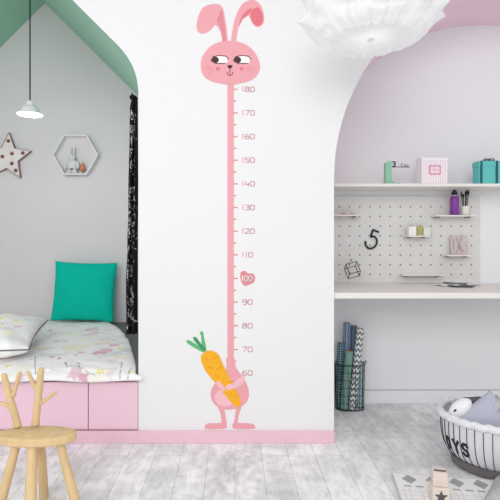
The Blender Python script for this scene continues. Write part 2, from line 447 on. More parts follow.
# toy rabbit in the shelf
M['toy'] = mat('pale_grey_plush', (224, 225, 228), .9, bump=.3, bump_scale=120)
fz = hz-R2*math.sin(PI/3)+.0005
tr = thing('toy_rabbit', 'small pale grey toy rabbit sitting inside the hexagon shelf', 'toy', (hx-.028, YL-.038, fz))
def ell(bm, c, r, n=18):
    s = bmesh.ops.create_uvsphere(bm, u_segments=n, v_segments=n//2+2, radius=1)
    for v in s['verts']: v.co = Vector((c[0]+v.co.x*r[0], c[1]+v.co.y*r[1], c[2]+v.co.z*r[2]))
    return bm
obj('body', ell(bmesh.new(), (0, 0, .058), (.041, .028, .058)), M['toy'], tr, smooth=True)
obj('head', ell(bmesh.new(), (0, -.002, .128), (.030, .026, .025)), M['toy'], tr, smooth=True)
for s in (-1, 1):
    obj('ear', tube(bmesh.new(), smoothpath([(s*.011, 0, .148), (s*.014, 0, .18), (s*.016, .002, .205)], 5), [.006]*5+[.009]*5+[.004], 8), M['toy'], tr, smooth=True)
    obj('arm', tube(bmesh.new(), smoothpath([(s*.032, -.01, .095), (s*.050, -.012, .065), (s*.046, -.02, .035)], 5), .010, 8), M['toy'], tr, smooth=True)
    obj('foot', ell(bmesh.new(), (s*.026, -.014, .012), (.016, .014, .012)), M['toy'], tr, smooth=True)
bm = bmesh.new(); pts = [(0, .018), (.014, .032), (.010, .040), (0, .035), (-.010, .040), (-.014, .032)]
obj('patch', prism(bm, pts, -.030, -.022), mat('grey_heart_felt', (120, 122, 128), .9), tr)
tt = thing('toy_tree', 'tiny orange toy tree beside the toy rabbit inside the hexagon shelf', 'toy', (hx+.053, YL-.036, fz))
obj('crown', lathe(bmesh.new(), [(0, .022), (.020, .024), (.024, .036), (.017, .055), (.008, .080), (0, .090)], 16), mat('orange_felt', (222, 140, 104), .8), tt, smooth=True)
obj('trunk', lathe(bmesh.new(), [(0, 0), (.010, 0), (.006, .006), (.005, .024)], 10), mat('brown_toy_wood', (176, 128, 100), .6), tt, smooth=True)

# pendant lamp in the bed niche
LY = 3.0; lx, lz = at(30, 102, LY)
pl = thing('pendant_lamp', 'small white enamel pendant lamp hanging on a black cord above the bed', 'lamp', (lx, LY, lz))
roofz = AZ-abs(lx-AX)
obj('lamp_shade', lathe(bmesh.new(), [(0, -.004), (.022, -.004), (.024, -.020), (.027, -.024), (.042, -.030), (.056, -.050), (.063, -.066), (.075, -.074), (.075, -.079), (.061, -.072), (.052, -.052), (.034, -.036), (0, -.03)], 40), M['white'], pl, smooth=True, sharp=50)
obj('socket', lathe(bmesh.new(), [(0, .01), (.006, .01), (.016, .0), (.018, -.006), (0, -.006)], 20), M['white'], pl, smooth=True, sharp=50)
obj('cord', tube(bmesh.new(), [(0, 0, .005), (0, 0, roofz-lz-.03)], .0045, 8), M['black'], pl, smooth=True)
obj('ceiling_rose', lathe(bmesh.new(), [(0, roofz-lz-.065), (.035, roofz-lz-.06), (.04, roofz-lz-.04), (.0, roofz-lz-.03)], 24), M['white'], pl, smooth=True)
pbl = bpy.data.lights.new('added_bed_fill', 'POINT'); pbl.energy = 2.6; pbl.shadow_soft_size = .03  # point light added below the shade to brighten the bedding
pbo = bpy.data.objects.new('added_bed_fill', pbl); COL.objects.link(pbo); pbo.parent = pl; pbo.location = (0, 0, -.12)
obj('light_bulb', ell(bmesh.new(), (0, 0, -.062), (.024, .024, .026)), mat('frosted_glass_bulb', (240, 240, 236), .3), pl, smooth=True)

# black scarf with white lettering marks hanging at the niche edge
CY = 2.50
scf = thing('hanging_banner', 'long narrow black cloth with white scribbles hanging by the bed niche edge', 'banner', (at(133, 97, CY)[0], CY, at(133, 97, CY)[1]))
hook_z = at(133, 97, CY)[1]; bot_z = at(133, 334, CY)[1]; Lh = hook_z-bot_z
M['banner'] = mat('black_cotton', (26, 26, 29), .85, bump=.2, bump_scale=70, spec=.15)
M['chalk'] = mat('white_print', (225, 225, 225), .8)
def sc(u, v):
    z = -v*Lh; t = v
    xl = (-.014-.024*min(1, t*1.3)+.004*noise.noise(Vector((v*7, 1, 1)))); xrr = .0225
    if v < .04: xl *= .45+v*13
    x = xl+(xrr-xl)*u
    y = .016*math.sin(u*4.2*PI+v*2)*min(1, .3+v*2)+.004*noise.noise(Vector((v*9, u*2, 2)))
    return (x, y, z)
sme = grid(40, 160, sc); so = link('cloth', sme, M['banner'], scf, smooth=True)
so.modifiers.new('thickness', 'SOLIDIFY').thickness = .002
obj('hook', tube(bmesh.new(), [(0, .02, -.002), (0, -.006, .006), (0, -.02, .012), (0, -.024, .004)], .004, 8), M['black'], scf, smooth=True)
obj('loop', lathe(bmesh.new(), [(.014, -.012), (.018, -.006), (.018, .004), (.012, .008), (.010, 0), (.014, -.012)], 16), M['banner'], scf, smooth=True)
bm = bmesh.new(); r3 = random.Random(11)
for k in range(260):
    v = r3.uniform(.05, .97); u = r3.choice([r3.uniform(.05, .45), r3.uniform(.3, .9)])
    p = [];
    st = r3.random()
    for q in range(5):
        uu = min(.97, max(.02, u+r3.uniform(-.10, .10))); vv = min(.99, v+(q/4)*r3.uniform(.006, .026)); c = Vector(sc(uu, vv)); p.append((c.x, c.y-.0025, c.z))
    if st < .45: tube(bm, p, .0016, 4)
    elif st < .6: tube(bm, p[:2], .0030, 4)
    else: tube(bm, p[:3], .0009, 4)
o = obj('white_scribble', bm, M['chalk'], scf); o['label'] = 'white scribbled marks'; o['kind'] = 'stuff'

# ---------------------------------------------------------------- growth chart on the main wall
PINK = mat('chart_pink', (236, 166, 174), .6); PINKD = mat('chart_dark_pink', (226, 118, 130), .6); PINKM = mat('chart_mid_pink', (222, 140, 150), .6)
PINKL = mat('chart_light_pink', (245, 192, 202), .6); INK = mat('chart_brown_ink', (72, 42, 38), .6); CW = mat('chart_white', (250, 248, 246), .6)
ORG = mat('carrot_orange', (247, 178, 28), .6); ORD = mat('carrot_dark_orange', (236, 150, 22), .6); LEAF = mat('leaf_green', (96, 184, 120), .6); LEAFD = mat('leaf_dark_green', (60, 150, 104), .6)
gc = thing('growth_chart', 'pink rabbit height chart with carrot and numbers stuck on the white wall', 'wall sticker', (wp(231, 430)[0], YF, wp(231, 430)[1]))
def closed(pts, n=5):
    k = len(pts); out = []
    for i in range(k):
        p0, p1, p2, p3 = [Vector(pts[(i+j) % k]) for j in (-1, 0, 1, 2)]
        for q in range(n):
            t = q/n; out.append(tuple(.5*((2*p1)+(p2-p0)*t+(2*p0-5*p1+4*p2-p3)*t*t+(3*p1-p0-3*p2+p3)*t**3)))
    return out
gx, gz = gc.location.x, gc.location.z
def decal(name, polys, m, layer, parent=gc, smoothp=True, orig=(0, 0), sc_=1, n=5, label=None):
    bm = bmesh.new()
    for pts in polys:
        p = [wp(orig[0]+x/sc_, orig[1]+y/sc_) for x, y in (closed(pts, n) if smoothp else pts)]
        prism(bm, [(x-gx, z-gz) for x, z in p], -.0004-.0006*layer, -.0001 if layer < 1 else -.0004-.0006*(layer-1)+.0001)
    bm.normal_update(); bmesh.ops.triangulate(bm, faces=[f for f in bm.faces if len(f.verts) > 4])
    o = obj(name, bm, m, parent)
    if label: o['label'] = label
    return o
def strokes(lines, wd):
    """lines of photo-measured points -> list of small polygons following each line"""
    out = []
    for ln in lines:
        for (x0, y0), (x1, y1) in zip(ln, ln[1:]):
            d = math.hypot(x1-x0, y1-y0) or 1; nx, ny = -(y1-y0)/d*wd/2, (x1-x0)/d*wd/2; ex, ey = (x1-x0)/d*wd*.3, (y1-y0)/d*wd*.3
            out.append([(x0-ex+nx, y0-ey+ny), (x1+ex+nx, y1+ey+ny), (x1+ex-nx, y1+ey-ny), (x0-ex-nx, y0-ey-ny)])
    return out
def oval(cx, cy, rx, ry, n=22, rot=0):
    return [(cx+rx*math.cos(2*PI*i/n)*math.cos(rot)-ry*math.sin(2*PI*i/n)*math.sin(rot), cy+rx*math.cos(2*PI*i/n)*math.sin(rot)+ry*math.sin(2*PI*i/n)*math.cos(rot)) for i in range(n)]
decal('ruler_strip', [[(227.4, 80), (233.9, 80), (233.9, 375), (227.4, 375)]], PINK, 0, smoothp=False)
S5 = dict(orig=(190, 0), sc_=5.555)
ear_l = decal('ear', [[(180, 235), (176, 205), (160, 160), (140, 140), (118, 165), (80, 186), (48, 180), (36, 150), (45, 95), (70, 45), (110, 26), (155, 24), (182, 45), (194, 95), (205, 170), (208, 235)]], PINK, 1, **S5)
decal('inner_ear', [[(182, 226), (178, 190), (162, 140), (150, 118), (160, 85), (175, 55), (186, 100), (194, 160), (200, 226)]], PINKM, 2, **S5)
decal('ear', [[(230, 235), (236, 165), (256, 85), (292, 22), (345, 0), (388, 22), (410, 75), (409, 125), (382, 150), (352, 138), (335, 105), (322, 84), (296, 100), (270, 150), (254, 235)]], PINK, 1, **S5)
decal('inner_ear', [[(336, 92), (342, 60), (378, 42), (400, 75), (404, 122), (380, 146), (354, 132), (340, 108)], [(322, 84), (345, 52), (330, 50), (300, 75), (282, 105), (272, 145), (292, 108)]], PINKD, 2, **S5)
decal('head', [[(60, 375), (68, 320), (105, 265), (160, 236), (222, 228), (285, 238), (340, 270), (378, 325), (388, 380), (368, 425), (315, 455), (222, 470), (130, 455), (78, 425)]], PINK, 3, **S5)
for cx0 in (163, 287):
    e = decal('eye', [[(cx0-44, 338), (cx0-34, 318), (cx0, 311), (cx0+36, 316), (cx0+46, 335), (cx0+36, 352), (cx0-20, 352)]], CW, 4, **S5)
    decal('pupil', [oval(cx0-22, 334, 19, 17)], INK, 5, **S5)
    decal('eyelid', strokes([[(cx0-46, 338), (cx0-34, 317), (cx0, 309), (cx0+38, 314), (cx0+50, 330)], [(cx0-44, 340), (cx0-20, 353), (cx0+34, 354)]], 4), INK, 6, smoothp=False, **S5)
decal('nose', [[(208, 366), (222, 362), (236, 366), (232, 376), (222, 383), (212, 376)]], INK, 4, **S5)
decal('mouth', strokes([[(222, 380), (222, 412)], [(205, 402), (209, 414), (222, 421), (235, 414), (239, 402)]], 4), INK, 4, smoothp=False, **S5)
for cx0 in (155, 287):
    decal('cheek_heart', [[(cx0, 395), (cx0-11, 383), (cx0-9, 374), (cx0-2, 376), (cx0, 379), (cx0+2, 376), (cx0+9, 374), (cx0+11, 383)]], PINKD, 4, n=3, **S5)
for wl in ([(92, 370), (132, 380)], [(88, 388), (130, 388)], [(92, 412), (132, 398)], [(350, 370), (312, 378)], [(356, 386), (314, 386)], [(350, 402), (314, 394)]):
    decal('whisker', strokes([wl], 2.6), PINKM, 4, smoothp=False, **S5)
S4 = dict(orig=(180, 325), sc_=4.55)
decal('leg', [[(164, 360), (184, 400), (190, 448), (213, 450), (212, 440), (200, 370)]], PINK, 0, smoothp=False, **S4)
decal('leg', [[(256, 370), (246, 440), (240, 450), (262, 450), (268, 410), (284, 360)]], PINK, 0, smoothp=False, **S4)
decal('foot', [[(112, 462), (125, 448), (165, 446), (205, 446), (214, 460), (205, 470), (150, 474), (118, 472)]], PINK, 1, **S4)
decal('foot', [[(238, 460), (246, 446), (290, 446), (330, 450), (343, 464), (334, 472), (285, 474), (246, 471)]], PINK, 1, **S4)
decal('body', [[(212, 150), (246, 150), (256, 195), (285, 235), (306, 275), (314, 318), (300, 355), (262, 378), (220, 385), (175, 374), (146, 345), (140, 305), (155, 272), (185, 250), (205, 225), (211, 190)]], PINK, 1, **S4)
decal('belly', [oval(205, 330, 47, 40)], PINKL, 2, **S4)
decal('carrot', [[(96, 160), (100, 135), (122, 118), (150, 118), (176, 136), (196, 180), (228, 245), (260, 305), (277, 350), (268, 371), (246, 364), (205, 318), (160, 262), (118, 210)]], ORG, 3, **S4, label='orange carrot')
for cm in ([(112, 150), (130, 158)], [(150, 150), (172, 145)], [(130, 190), (150, 196)], [(170, 200), (190, 190)], [(160, 228), (178, 238)], [(222, 262), (238, 256)], [(225, 310), (240, 318)], [(246, 330), (262, 322)]):
    decal('carrot_mark', strokes([cm], 4), ORD, 4, smoothp=False, **S4)
decal('carrot_leaf', [[(120, 122), (100, 92), (96, 50), (90, 34), (104, 30), (110, 60), (118, 95)]], LEAF, 2, **S4)
decal('carrot_leaf', [[(112, 122), (90, 100), (66, 72), (60, 56), (74, 56), (92, 80), (112, 104)]], LEAFD, 3, **S4)
decal('carrot_leaf', [[(108, 124), (80, 112), (48, 92), (30, 78), (36, 68), (64, 82), (100, 106)]], LEAF, 2, **S4)
decal('arm', [[(292, 232), (270, 240), (240, 265), (218, 270), (206, 284), (222, 296), (246, 288), (272, 276), (292, 256)]], PINKL, 4, **S4, label='light pink arm holding the carrot')
decal('arm', [[(164, 262), (178, 254), (192, 270), (206, 292), (196, 300), (180, 284)]], PINKL, 4, **S4)
DIG = {'0': [[(.2, 0), (.8, 0), (1, .25), (1, .75), (.8, 1), (.2, 1), (0, .75), (0, .25), (.2, 0)]], '1': [[(.35, 0), (.5, 0), (.5, 1)]],
       '2': [[(0, .1), (.2, 0), (.85, 0), (1, .2), (.9, .45), (0, 1), (1, 1)]], '3': [[(0, 0), (.9, 0), (1, .2), (.85, .45), (.4, .47)], [(.85, .48), (1, .7), (.85, 1), (0, 1)]],
       '4': [[(.15, 0), (0, .6), (1, .6)], [(.75, .3), (.75, 1)]], '5': [[(.95, 0), (.1, 0), (.05, .45), (.8, .42), (1, .65), (.8, 1), (0, 1)]],
       '6': [[(.8, 0), (.2, .1), (0, .5), (0, .8), (.2, 1), (.8, 1), (1, .75), (.8, .45), (.1, .5)]], '7': [[(0, 0), (1, 0), (.35, 1)]],
       '8': [[(.25, 0), (.75, 0), (.95, .2), (.75, .46), (.25, .46), (.05, .2), (.25, 0)], [(.25, .46), (0, .75), (.2, 1), (.8, 1), (1, .75), (.75, .46)]],
       '9': [[(1, .45), (.2, .52), (0, .3), (.2, 0), (.8, 0), (1, .25), (1, .6), (.75, 1), (.2, 1)]]}
def number(txt, x, y, w_, h_, gap):
    ls = []
    for ch in txt:
        ww = w_*(.55 if ch == '1' else 1)
        for ln in DIG[ch]: ls.append([(x+a*ww, y+b*h_) for a, b in ln])
        x += ww+gap
    return ls
for k in range(13):
    val = 180-10*k; y = 89.3+k*23.65
    decal('tick_mark', [[(233.5, y-.65), (237.8, y-.65), (237.8, y+.65), (233.5, y+.65)]], PINKM, 0, smoothp=False)
    if k < 12: decal('tick_mark', [[(233.5, y+11.2), (236.4, y+11.2), (236.4, y+12.4), (233.5, y+12.4)]], PINKM, 0, smoothp=False)
    if val == 100:
        hb = decal('heart_badge', [[(95, 290), (100, 262), (125, 256), (145, 271), (170, 271), (187, 290), (182, 325), (152, 342), (122, 348), (102, 325)]], PINKM, 0, orig=(225, 230), sc_=6.25)
        decal('height_number', strokes(number('100', 241.4, y-2.6, 3.5, 4.6, .9), .95), CW, 1, smoothp=False, label='white number 100 on a heart')
    elif val > 100: decal('height_number', strokes(number(str(val), 241.8, y-2.4, 4.1, 4.7, 1.1), .8), PINKM, 0, smoothp=False)
    else: decal('height_number', strokes(number(str(val), 242.5, y-2.4, 4.3, 4.7, 1.2), .8), PINKM, 0, smoothp=False)

# ---------------------------------------------------------------- desk niche
XL = CX-RR; XR_ = CX+RR
desk = tag(obj('desk_top', newbox(XL+.002, XR_-.002, YF+.012, YR-.002, .7135, .7435, .003), M['shelf']), 'long off-white desk top spanning the arched niche', 'desk')
shelf = tag(obj('wall_shelf', newbox(XL+.002, XR_-.002, 2.757, YR-.001, 1.316, 1.333, .002), M['shelf']), 'long white wall shelf across the arched niche above the pegboard', 'shelf')
SZ = 1.3332; SY = 2.80
# mint stand with black arm
gx0 = at(388, 182, SY)[0]
ms = thing('mint_stand', 'mint green upright stand with flat foot and thin black arm on the wall shelf', 'ornament', (gx0, SY, SZ))
M['mint'] = mat('mint_paint', (150, 198, 172), .5)
bm = bmesh.new(); hgt = .134; wv = .019
prism(bm, [(-wv, .006)]+[(-wv, hgt-wv)]+[(wv*math.cos(PI-a), hgt-wv+wv*math.sin(a)) for a in [PI*i/12 for i in range(1, 12)]]+[(wv, hgt-wv), (wv, .026), (.025, .014), (.035, .008), (.035, .006)], -.016, .016)
obj('post', bm, M['mint'], ms)
obj('foot', newbox(-.036, .062, -.028, .028, 0, .007, .002), M['mint'], ms)
obj('arm', newbox(.014, .125, -.010, -.004, .098, .102), M['black'], ms)
def txt3(name, lines, wd, depth, m, parent, y=-.006):
    bm = bmesh.new()
    for pg in strokes(lines, wd): prism(bm, [(a, b) for a, b in pg], y-depth, y)
    return obj(name, bm, m, parent)
def numlines(txt, x, z, w_, h_, gap): return [[(a, -b) for a, b in ln] for ln in number(txt, x, -z-h_, w_, h_, gap)]
txt3('number_marker', numlines('3', .022, .104, .018, .026, .004), .006, .004, M['black'], ms, y=-.004)
txt3('small_marks', [[(.075, .104), (.075, .118)], [(.075, .118), (.086, .118)], [(.092, .104), (.098, .117), (.104, .104)], [(.112, .104), (.112, .112)], [(.108, .108), (.120, .108)]], .003, .003, mat('grey_metal', (110, 112, 116), .4), ms, y=-.004)
# striped gift box
gb = thing('striped_gift_box', 'white box with pale pink stripes and framed pink label on the wall shelf', 'box', (at(431.5, 184, SY)[0], SY, SZ), (0, 0, math.radians(5)))
M['boxw'] = mat('white_card', (243, 240, 243), .6); M['boxp'] = mat('pale_pink_card', (240, 210, 224), .6); M['boxpp'] = mat('rose_pink_card', (222, 160, 186), .6)
W, Hh, D = .154, .146, .076
obj('carton', newbox(-W/2, W/2, -D/2, D/2, 0, Hh, .002), M['boxw'], gb)
obj('lid', newbox(-W/2-.002, W/2+.002, -D/2-.002, D/2+.002, Hh-.012, Hh+.003, .001), M['boxw'], gb)
bm = bmesh.new()
for i in range(10):
    x = -W/2+.012+i*.0142; box(bm, x-.0025, x+.0025, -D/2-.0008, -D/2+.001, .002, Hh-.013)
obj('stripes', bm, M['boxp'], gb)
bm = bmesh.new()
fr = []
for i in range(40):
    t = i/40*4; s = int(t); q = (t-s)*2-1; wob = .003*math.cos(q*PI*3)
    x, z = [(q*.034, -.027-wob), (.036+wob, q*.026), (-q*.034, .027+wob), (-.036-wob, -q*.026)][s]
    fr.append((x, .078+z))
prism(bm, fr, -D/2-.0025, -D/2-.0005); obj('label_frame', bm, M['boxpp'], gb)
obj('label_card', newbox(-.026, .026, -D/2-.0035, -D/2-.002, .060, .096), mat('label_pink', (248, 222, 232), .6), gb)
bm = bmesh.new()
for ln in ([(-.015, .078), (-.010, .084), (-.006, .074), (-.002, .083), (.003, .075), (.008, .082), (.015, .077)],):
    for pg in strokes([ln], .0025): prism(bm, pg, -D/2-.0045, -D/2-.0033)
obj('label_script', bm, M['boxpp'], gb)
# teal gift box
TW = .20
tg = thing('teal_gift_box', 'turquoise gift box with dark ribbons and silver bow on the right of the wall shelf', 'box', (at(492, 184, SY)[0]+.04, SY, SZ), (0, 0, math.radians(0)))
M['tealbox'] = mat('turquoise_card', (98, 196, 192), .5, noise_amt=.05, noise_scale=20); M['ribbon'] = mat('dark_petrol_ribbon', (34, 92, 104), .4)
M['silver'] = mat('silver_ribbon', (130, 134, 138), .3, noise_amt=.3, noise_scale=60)
obj('carton', newbox(-.135, .135, -.037, .037, 0, .118, .002), M['tealbox'], tg)
obj('lid', newbox(-.138, .138, -.040, .040, .100, .130, .002), M['tealbox'], tg)
for x in (-.122, -.033, .09):
    bm = newbox(x-.006, x+.006, -.0415, .0415, .0, .1315, 0); obj('ribbon', bm, M['ribbon'], tg)
for k in range(7):
    a = k*2*PI/7; bm = bmesh.new()
    c = Vector((-.058+.02*math.cos(a), .012*math.sin(a), .140))
    tube(bm, [(-.058, 0, .133)]+[(c.x+.014*math.cos(a)*math.cos(t), c.y+.012*math.sin(a)*math.cos(t), c.z+.009*math.sin(t)) for t in [i*PI/5 for i in range(0, 9)]], .0028, 6)
    obj('bow_loop', bm, M['silver'], tg, smooth=True)

# pegboard
PBY = YR-.014
pb = thing('pegboard', 'pale grey pegboard panel with rows of holes behind the desk', 'board', (1.0, YR-.0005, .745))
px0, px1 = XL+.006, at(480, 0, PBY)[0]; pz1 = at(0, 196, PBY)[1]
M['peg'] = mat('pale_grey_board', (222, 222, 220), .7, noise_amt=.03, noise_scale=40); M['hole'] = mat('dark_peg_hole', (128, 126, 124), .7)
bm = rel(newbox(px0, px1, PBY, YR-.001, .7445, pz1, .001), pb)
obj('panel', bm, M['peg'], pb)
bm = bmesh.new(); hx0, hz0 = at(339.4, 206.8, PBY)
for i in range(14):
    for j in range(8):
        x = hx0+i*.0628; z = hz0-j*.0597
        if x > px1-.02: continue
        lathe_pts = [(x+.0052*math.cos(2*PI*k/10), z+.0052*math.sin(2*PI*k/10)) for k in range(10)]
        prism(bm, lathe_pts, PBY-.0006, PBY+.001)
o = obj('hole', rel(bm, pb), M['hole'], pb); o['kind'] = 'stuff'; o['label'] = 'rows of small dark holes'
def peg_shelf(x0p, x1p, yp, dep, label):
    x0, z = at(x0p, yp, PBY-dep); x1 = at(x1p, yp, PBY-dep)[0]
    t = thing('peg_shelf', label, 'shelf', ((x0+x1)/2, PBY-.0008, z), group='small pegboard shelves')
    hw = (x1-x0)/2
    obj('plate', newbox(-hw, hw, -dep, 0, -.008, 0, .001), M['shelf'], t)
    for s in (-1, 1):
        obj('bracket', tube(bmesh.new(), [(s*(hw-.03), -.001, -.012), (s*(hw-.03), -dep*.75, -.012)], .0035, 8), mat('bracket_metal', (150, 146, 140), .4), t, smooth=True)
    return t
del_y = .10
peg_shelf(330, 361, 214.5, .09, 'thin white peg shelf at the upper left holding pens')
peg_shelf(436, 477, 215, .09, 'thin white peg shelf at the upper right under the purple bottle')
peg_shelf(407, 431, 235.5, .08, 'thin white peg shelf in the middle holding small boxes')
peg_shelf(447, 473, 255.0, .08, 'thin white peg shelf at the right under the faded picture card')
peg_shelf(403, 444, 274.5, .07, 'empty thin white peg shelf lowest on the board above the desk')
# purple bottle
Yb = PBY-.05
bx, bz = at(454.5, 214.5, PBY-.09); bz += .0003; bx = (454.5-235)*Yb/F
bo = thing('purple_bottle', 'slim purple bottle with dark cap on the upper right peg shelf', 'bottle', (bx, Yb, bz))
M['purple'] = mat('purple_plastic', (134, 62, 160), .3); M['cap'] = mat('dark_purple_cap', (44, 34, 52), .35)
obj('body', lathe(bmesh.new(), [(0, 0), (.023, 0), (.0255, .004), (.0255, .095), (.023, .106), (.016, .114), (.014, .118), (0, .118)], 28), M['purple'], bo, smooth=True, sharp=45)
obj('cap', lathe(bmesh.new(), [(.015, .117), (.017, .120), (.017, .136), (.012, .140), (.010, .150), (0, .152)], 20), M['cap'], bo, smooth=True, sharp=45)
obj('collar', lathe(bmesh.new(), [(.0172, .113), (.0182, .116), (.0172, .120), (.0145, .120)], 20), mat('silver_ring', (190, 190, 195), .3, 1), bo, smooth=True)
bcx = (465-235)*Yb/F
cp = thing('brush_cup', 'small white cup beside the purple bottle', 'cup', (bcx, Yb, bz))
obj('cup_body', lathe(bmesh.new(), [(0, 0), (.021, 0), (.023, .003), (.024, .052), (.022, .052), (.020, .006), (0, .005)], 24), mat('cream_ceramic', (240, 238, 226), .4), cp, smooth=True, sharp=45)
for k, (dx, dy, L) in enumerate(((-.014, 0, .135), (-.006, .008, .125), (.001, -.006, .14), (.008, .005, .150), (.013, -.002, .145))):
    b = thing('paintbrush', ['black brush leaning left in the white cup', 'short black brush at the back of the white cup', 'middle black brush in the white cup', 'tall black brush right of middle in the white cup', 'rightmost black brush in the white cup'][k], 'brush', (bcx+dx*.5, Yb+dy*.5, bz+.008), (0, math.radians(dx*500), 0), group='brushes in the white cup')
    obj('handle', tube(bmesh.new(), [(0, 0, 0), (0, 0, L*.75)], [.0016, .0026], 8), M['black'], b, smooth=True)
    obj('tip', lathe(bmesh.new(), [(0, L*.75), (.003, L*.75), (.005, L*.86), (.003, L*.96), (0, L)], 10), M['black'], b, smooth=True)
# small boxes on middle shelf
zc = at(0, 235.5, PBY-.08)[1]+.0003; Yc = PBY-.04
def sbox(name, p0, p1, h, m, label, dd=.022, y=Yc):
    return tag(obj(name, newbox(-(p1-p0)/2*y/F, (p1-p0)/2*y/F, -dd, dd, 0, h, .0015), m, loc=((((p0+p1)/2)-235)*y/F, y, zc)), label, 'box', 'small boxes on the middle peg shelf')
sbox('storage_box', 407.5, 415.2, .055, mat('white_carton', (242, 242, 240), .6), 'white box at the left on the middle peg shelf')
sbox('storage_box', 416, 421.5, .056, mat('olive_carton', (176, 174, 110), .6), 'olive green box in the middle of the peg shelf')
sbox('storage_box', 422.2, 429, .050, mat('mint_carton', (222, 232, 220), .6), 'pale mint box at the right on the middle peg shelf')
# picture card
Yk = PBY-.03; zk = at(0, 255, PBY-.08)[1]+.0003
card = thing('picture_card', 'faded grey-pink square picture card leaning on the right peg shelf', 'card', ((459.5-235)*Yk/F, Yk, zk), (math.radians(-8), 0, 0))
obj('card_sheet', newbox(-.052, .052, -.002, .002, 0, .118), mat('faded_pink_print', (206, 194, 192), .7, noise_amt=.14, noise_scale=28), card)
bm = bmesh.new()
for pg in strokes([[(-.02, .01), (.0, .05), (-.01, .10)], [(.0, .05), (.03, .02)], [(.02, .11), (.0, .06), (.012, .012)], [(-.035, .03), (-.03, .09)]], .006): prism(bm, pg, -.0034, -.0021)
obj('drawn_marks', bm, mat('faded_brown_print', (176, 160, 160), .7), card)
# pens on the left shelf
zp = at(0, 214.5, PBY-.09)[1]
for k, (a, b, y, rz, c, lb) in enumerate(((340, 353, .05, 8, (206, 190, 186), 'thin beige pen lying on the upper left peg shelf'), (342, 355, .035, -14, (200, 200, 200), 'silver pen lying at the back of the upper left peg shelf'))):
    yy = PBY-y; p = thing('pen', lb, 'pen', (((a+b)/2-235)*yy/F, yy, zp+.0045), (0, 0, math.radians(rz)), group='pens on the peg shelf')
    L = (b-a)*yy/F
    obj('barrel', tube(bmesh.new(), [(-L/2, 0, 0), (L/2*.8, 0, 0)], .0042, 10), mat('pen_barrel', c, .4), p, smooth=True)
    obj('nib', tube(bmesh.new(), [(L/2*.8, 0, 0), (L/2, 0, 0)], [.0042, .001], 10), M['black'], p, smooth=True)
tc_ = tag(obj('clay_lump', ell(bmesh.new(), (0, 0, .012), (.022, .016, .012)), mat('pale_pink_eraser', (226, 206, 204), .7), smooth=True, loc=((347-235)*(PBY-.065)/F, PBY-.066, zp+.0003)), 'small pale rounded eraser beside the pens on the upper left peg shelf', 'eraser')
# black number five
fx, fz_ = at(371, 239, PBY)
five = [[(.016, .062), (-.014, .052), (-.022, .010)]+[(-.004+.030*math.cos(math.radians(a)), -.024+.034*math.sin(math.radians(a))) for a in range(118, -165, -16)]]
bm = bmesh.new()
p3 = [(.042, 0, .048), (.0, 0, .066)]
bm = bmesh.new()
F5 = [(372.5, 229.8), (378.6, 232.2)], [(372.5, 229.8), (370.4, 237.0)], [(370.4, 237.0), (373.4, 236.4), (375.9, 238.6), (376.6, 242.2), (375, 246), (371.6, 248.2), (368, 248), (365.4, 245), (365.2, 241)]
for ln in F5:
    q = [(at(a, b, PBY)[0]-fx, 0, at(a, b, PBY)[1]-fz_) for a, b in ln]
    tube(bm, smoothpath(q, 5) if len(q) > 2 else q, .0058, 10)
tag(obj('number_five', bm, M['black'], smooth=True, loc=(fx, PBY-.0075, fz_)), 'black metal number 5 hanging on the pegboard', 'number')
# wire cube
wx, wz = at(352.5, 270, PBY)
bm = bmesh.new(); s = .034
R = Matrix.Rotation(math.radians(-24), 3, 'Y') @ Matrix.Rotation(math.radians(13), 3, 'X') @ Matrix.Rotation(math.radians(-27), 3, 'Z')
cr = {}
for i in range(8): cr[i] = R @ Vector(((-s, s)[i & 1], (-s, s)[(i >> 1) & 1], (-s, s)[(i >> 2) & 1]))
for i in range(8):
    for b in (1, 2, 4):
        if not i & b: tube(bm, [cr[i], cr[i | b]], .0022, 6)
o = tag(obj('wire_cube', bm, M['black'], smooth=True, loc=(wx*(PBY-.06)/PBY, PBY-.06, 1+(wz-1)*(PBY-.06)/PBY)), 'open black wire cube hung tilted on the pegboard', 'ornament')
tube_b = bmesh.new(); tube(tube_b, smoothpath([(.0, .058, .062), (.0, .03, .062), (-.004, .0, .054)], 4), .002, 6)
obj('hanger', tube_b, M['black'], o, smooth=True)
# papers on the desk
r4 = random.Random(5)
for k, (px_, Y, rz, c, lb) in enumerate(((446, 2.80, 20, (246, 246, 246), 'white paper sheet at the left of the papers on the desk'), (461, 2.72, -15, (90, 92, 98), 'dark grey printed sheet lying on the desk'),
                              (470, 2.84, 40, (246, 246, 246), 'white paper sheet at the right of the papers on the desk'), (455, 2.86, -30, (120, 122, 128), 'small grey printed sheet behind the other desk papers'))):
    def pf(u, v, k=k): return ((u-.5)*.13, (v-.5)*.09, .0012+k*.0018+(.004)*(2*u-1)**2*abs(math.sin(k+1.0))+.003*math.sin(v*5+k)**2)
    me = grid(16, 12, pf); o = link('paper_sheet', me, mat('paper', c, .6, noise_amt=.35 if c[0] < 200 else .0, noise_scale=30), smooth=True, loc=((px_-235)*Y/F, Y, .7437))
    o.rotation_euler = (0, 0, math.radians(rz)); o.modifiers.new('thickness', 'SOLIDIFY').thickness = .0006
    tag(o, lb, 'paper', 'loose papers on the desk')

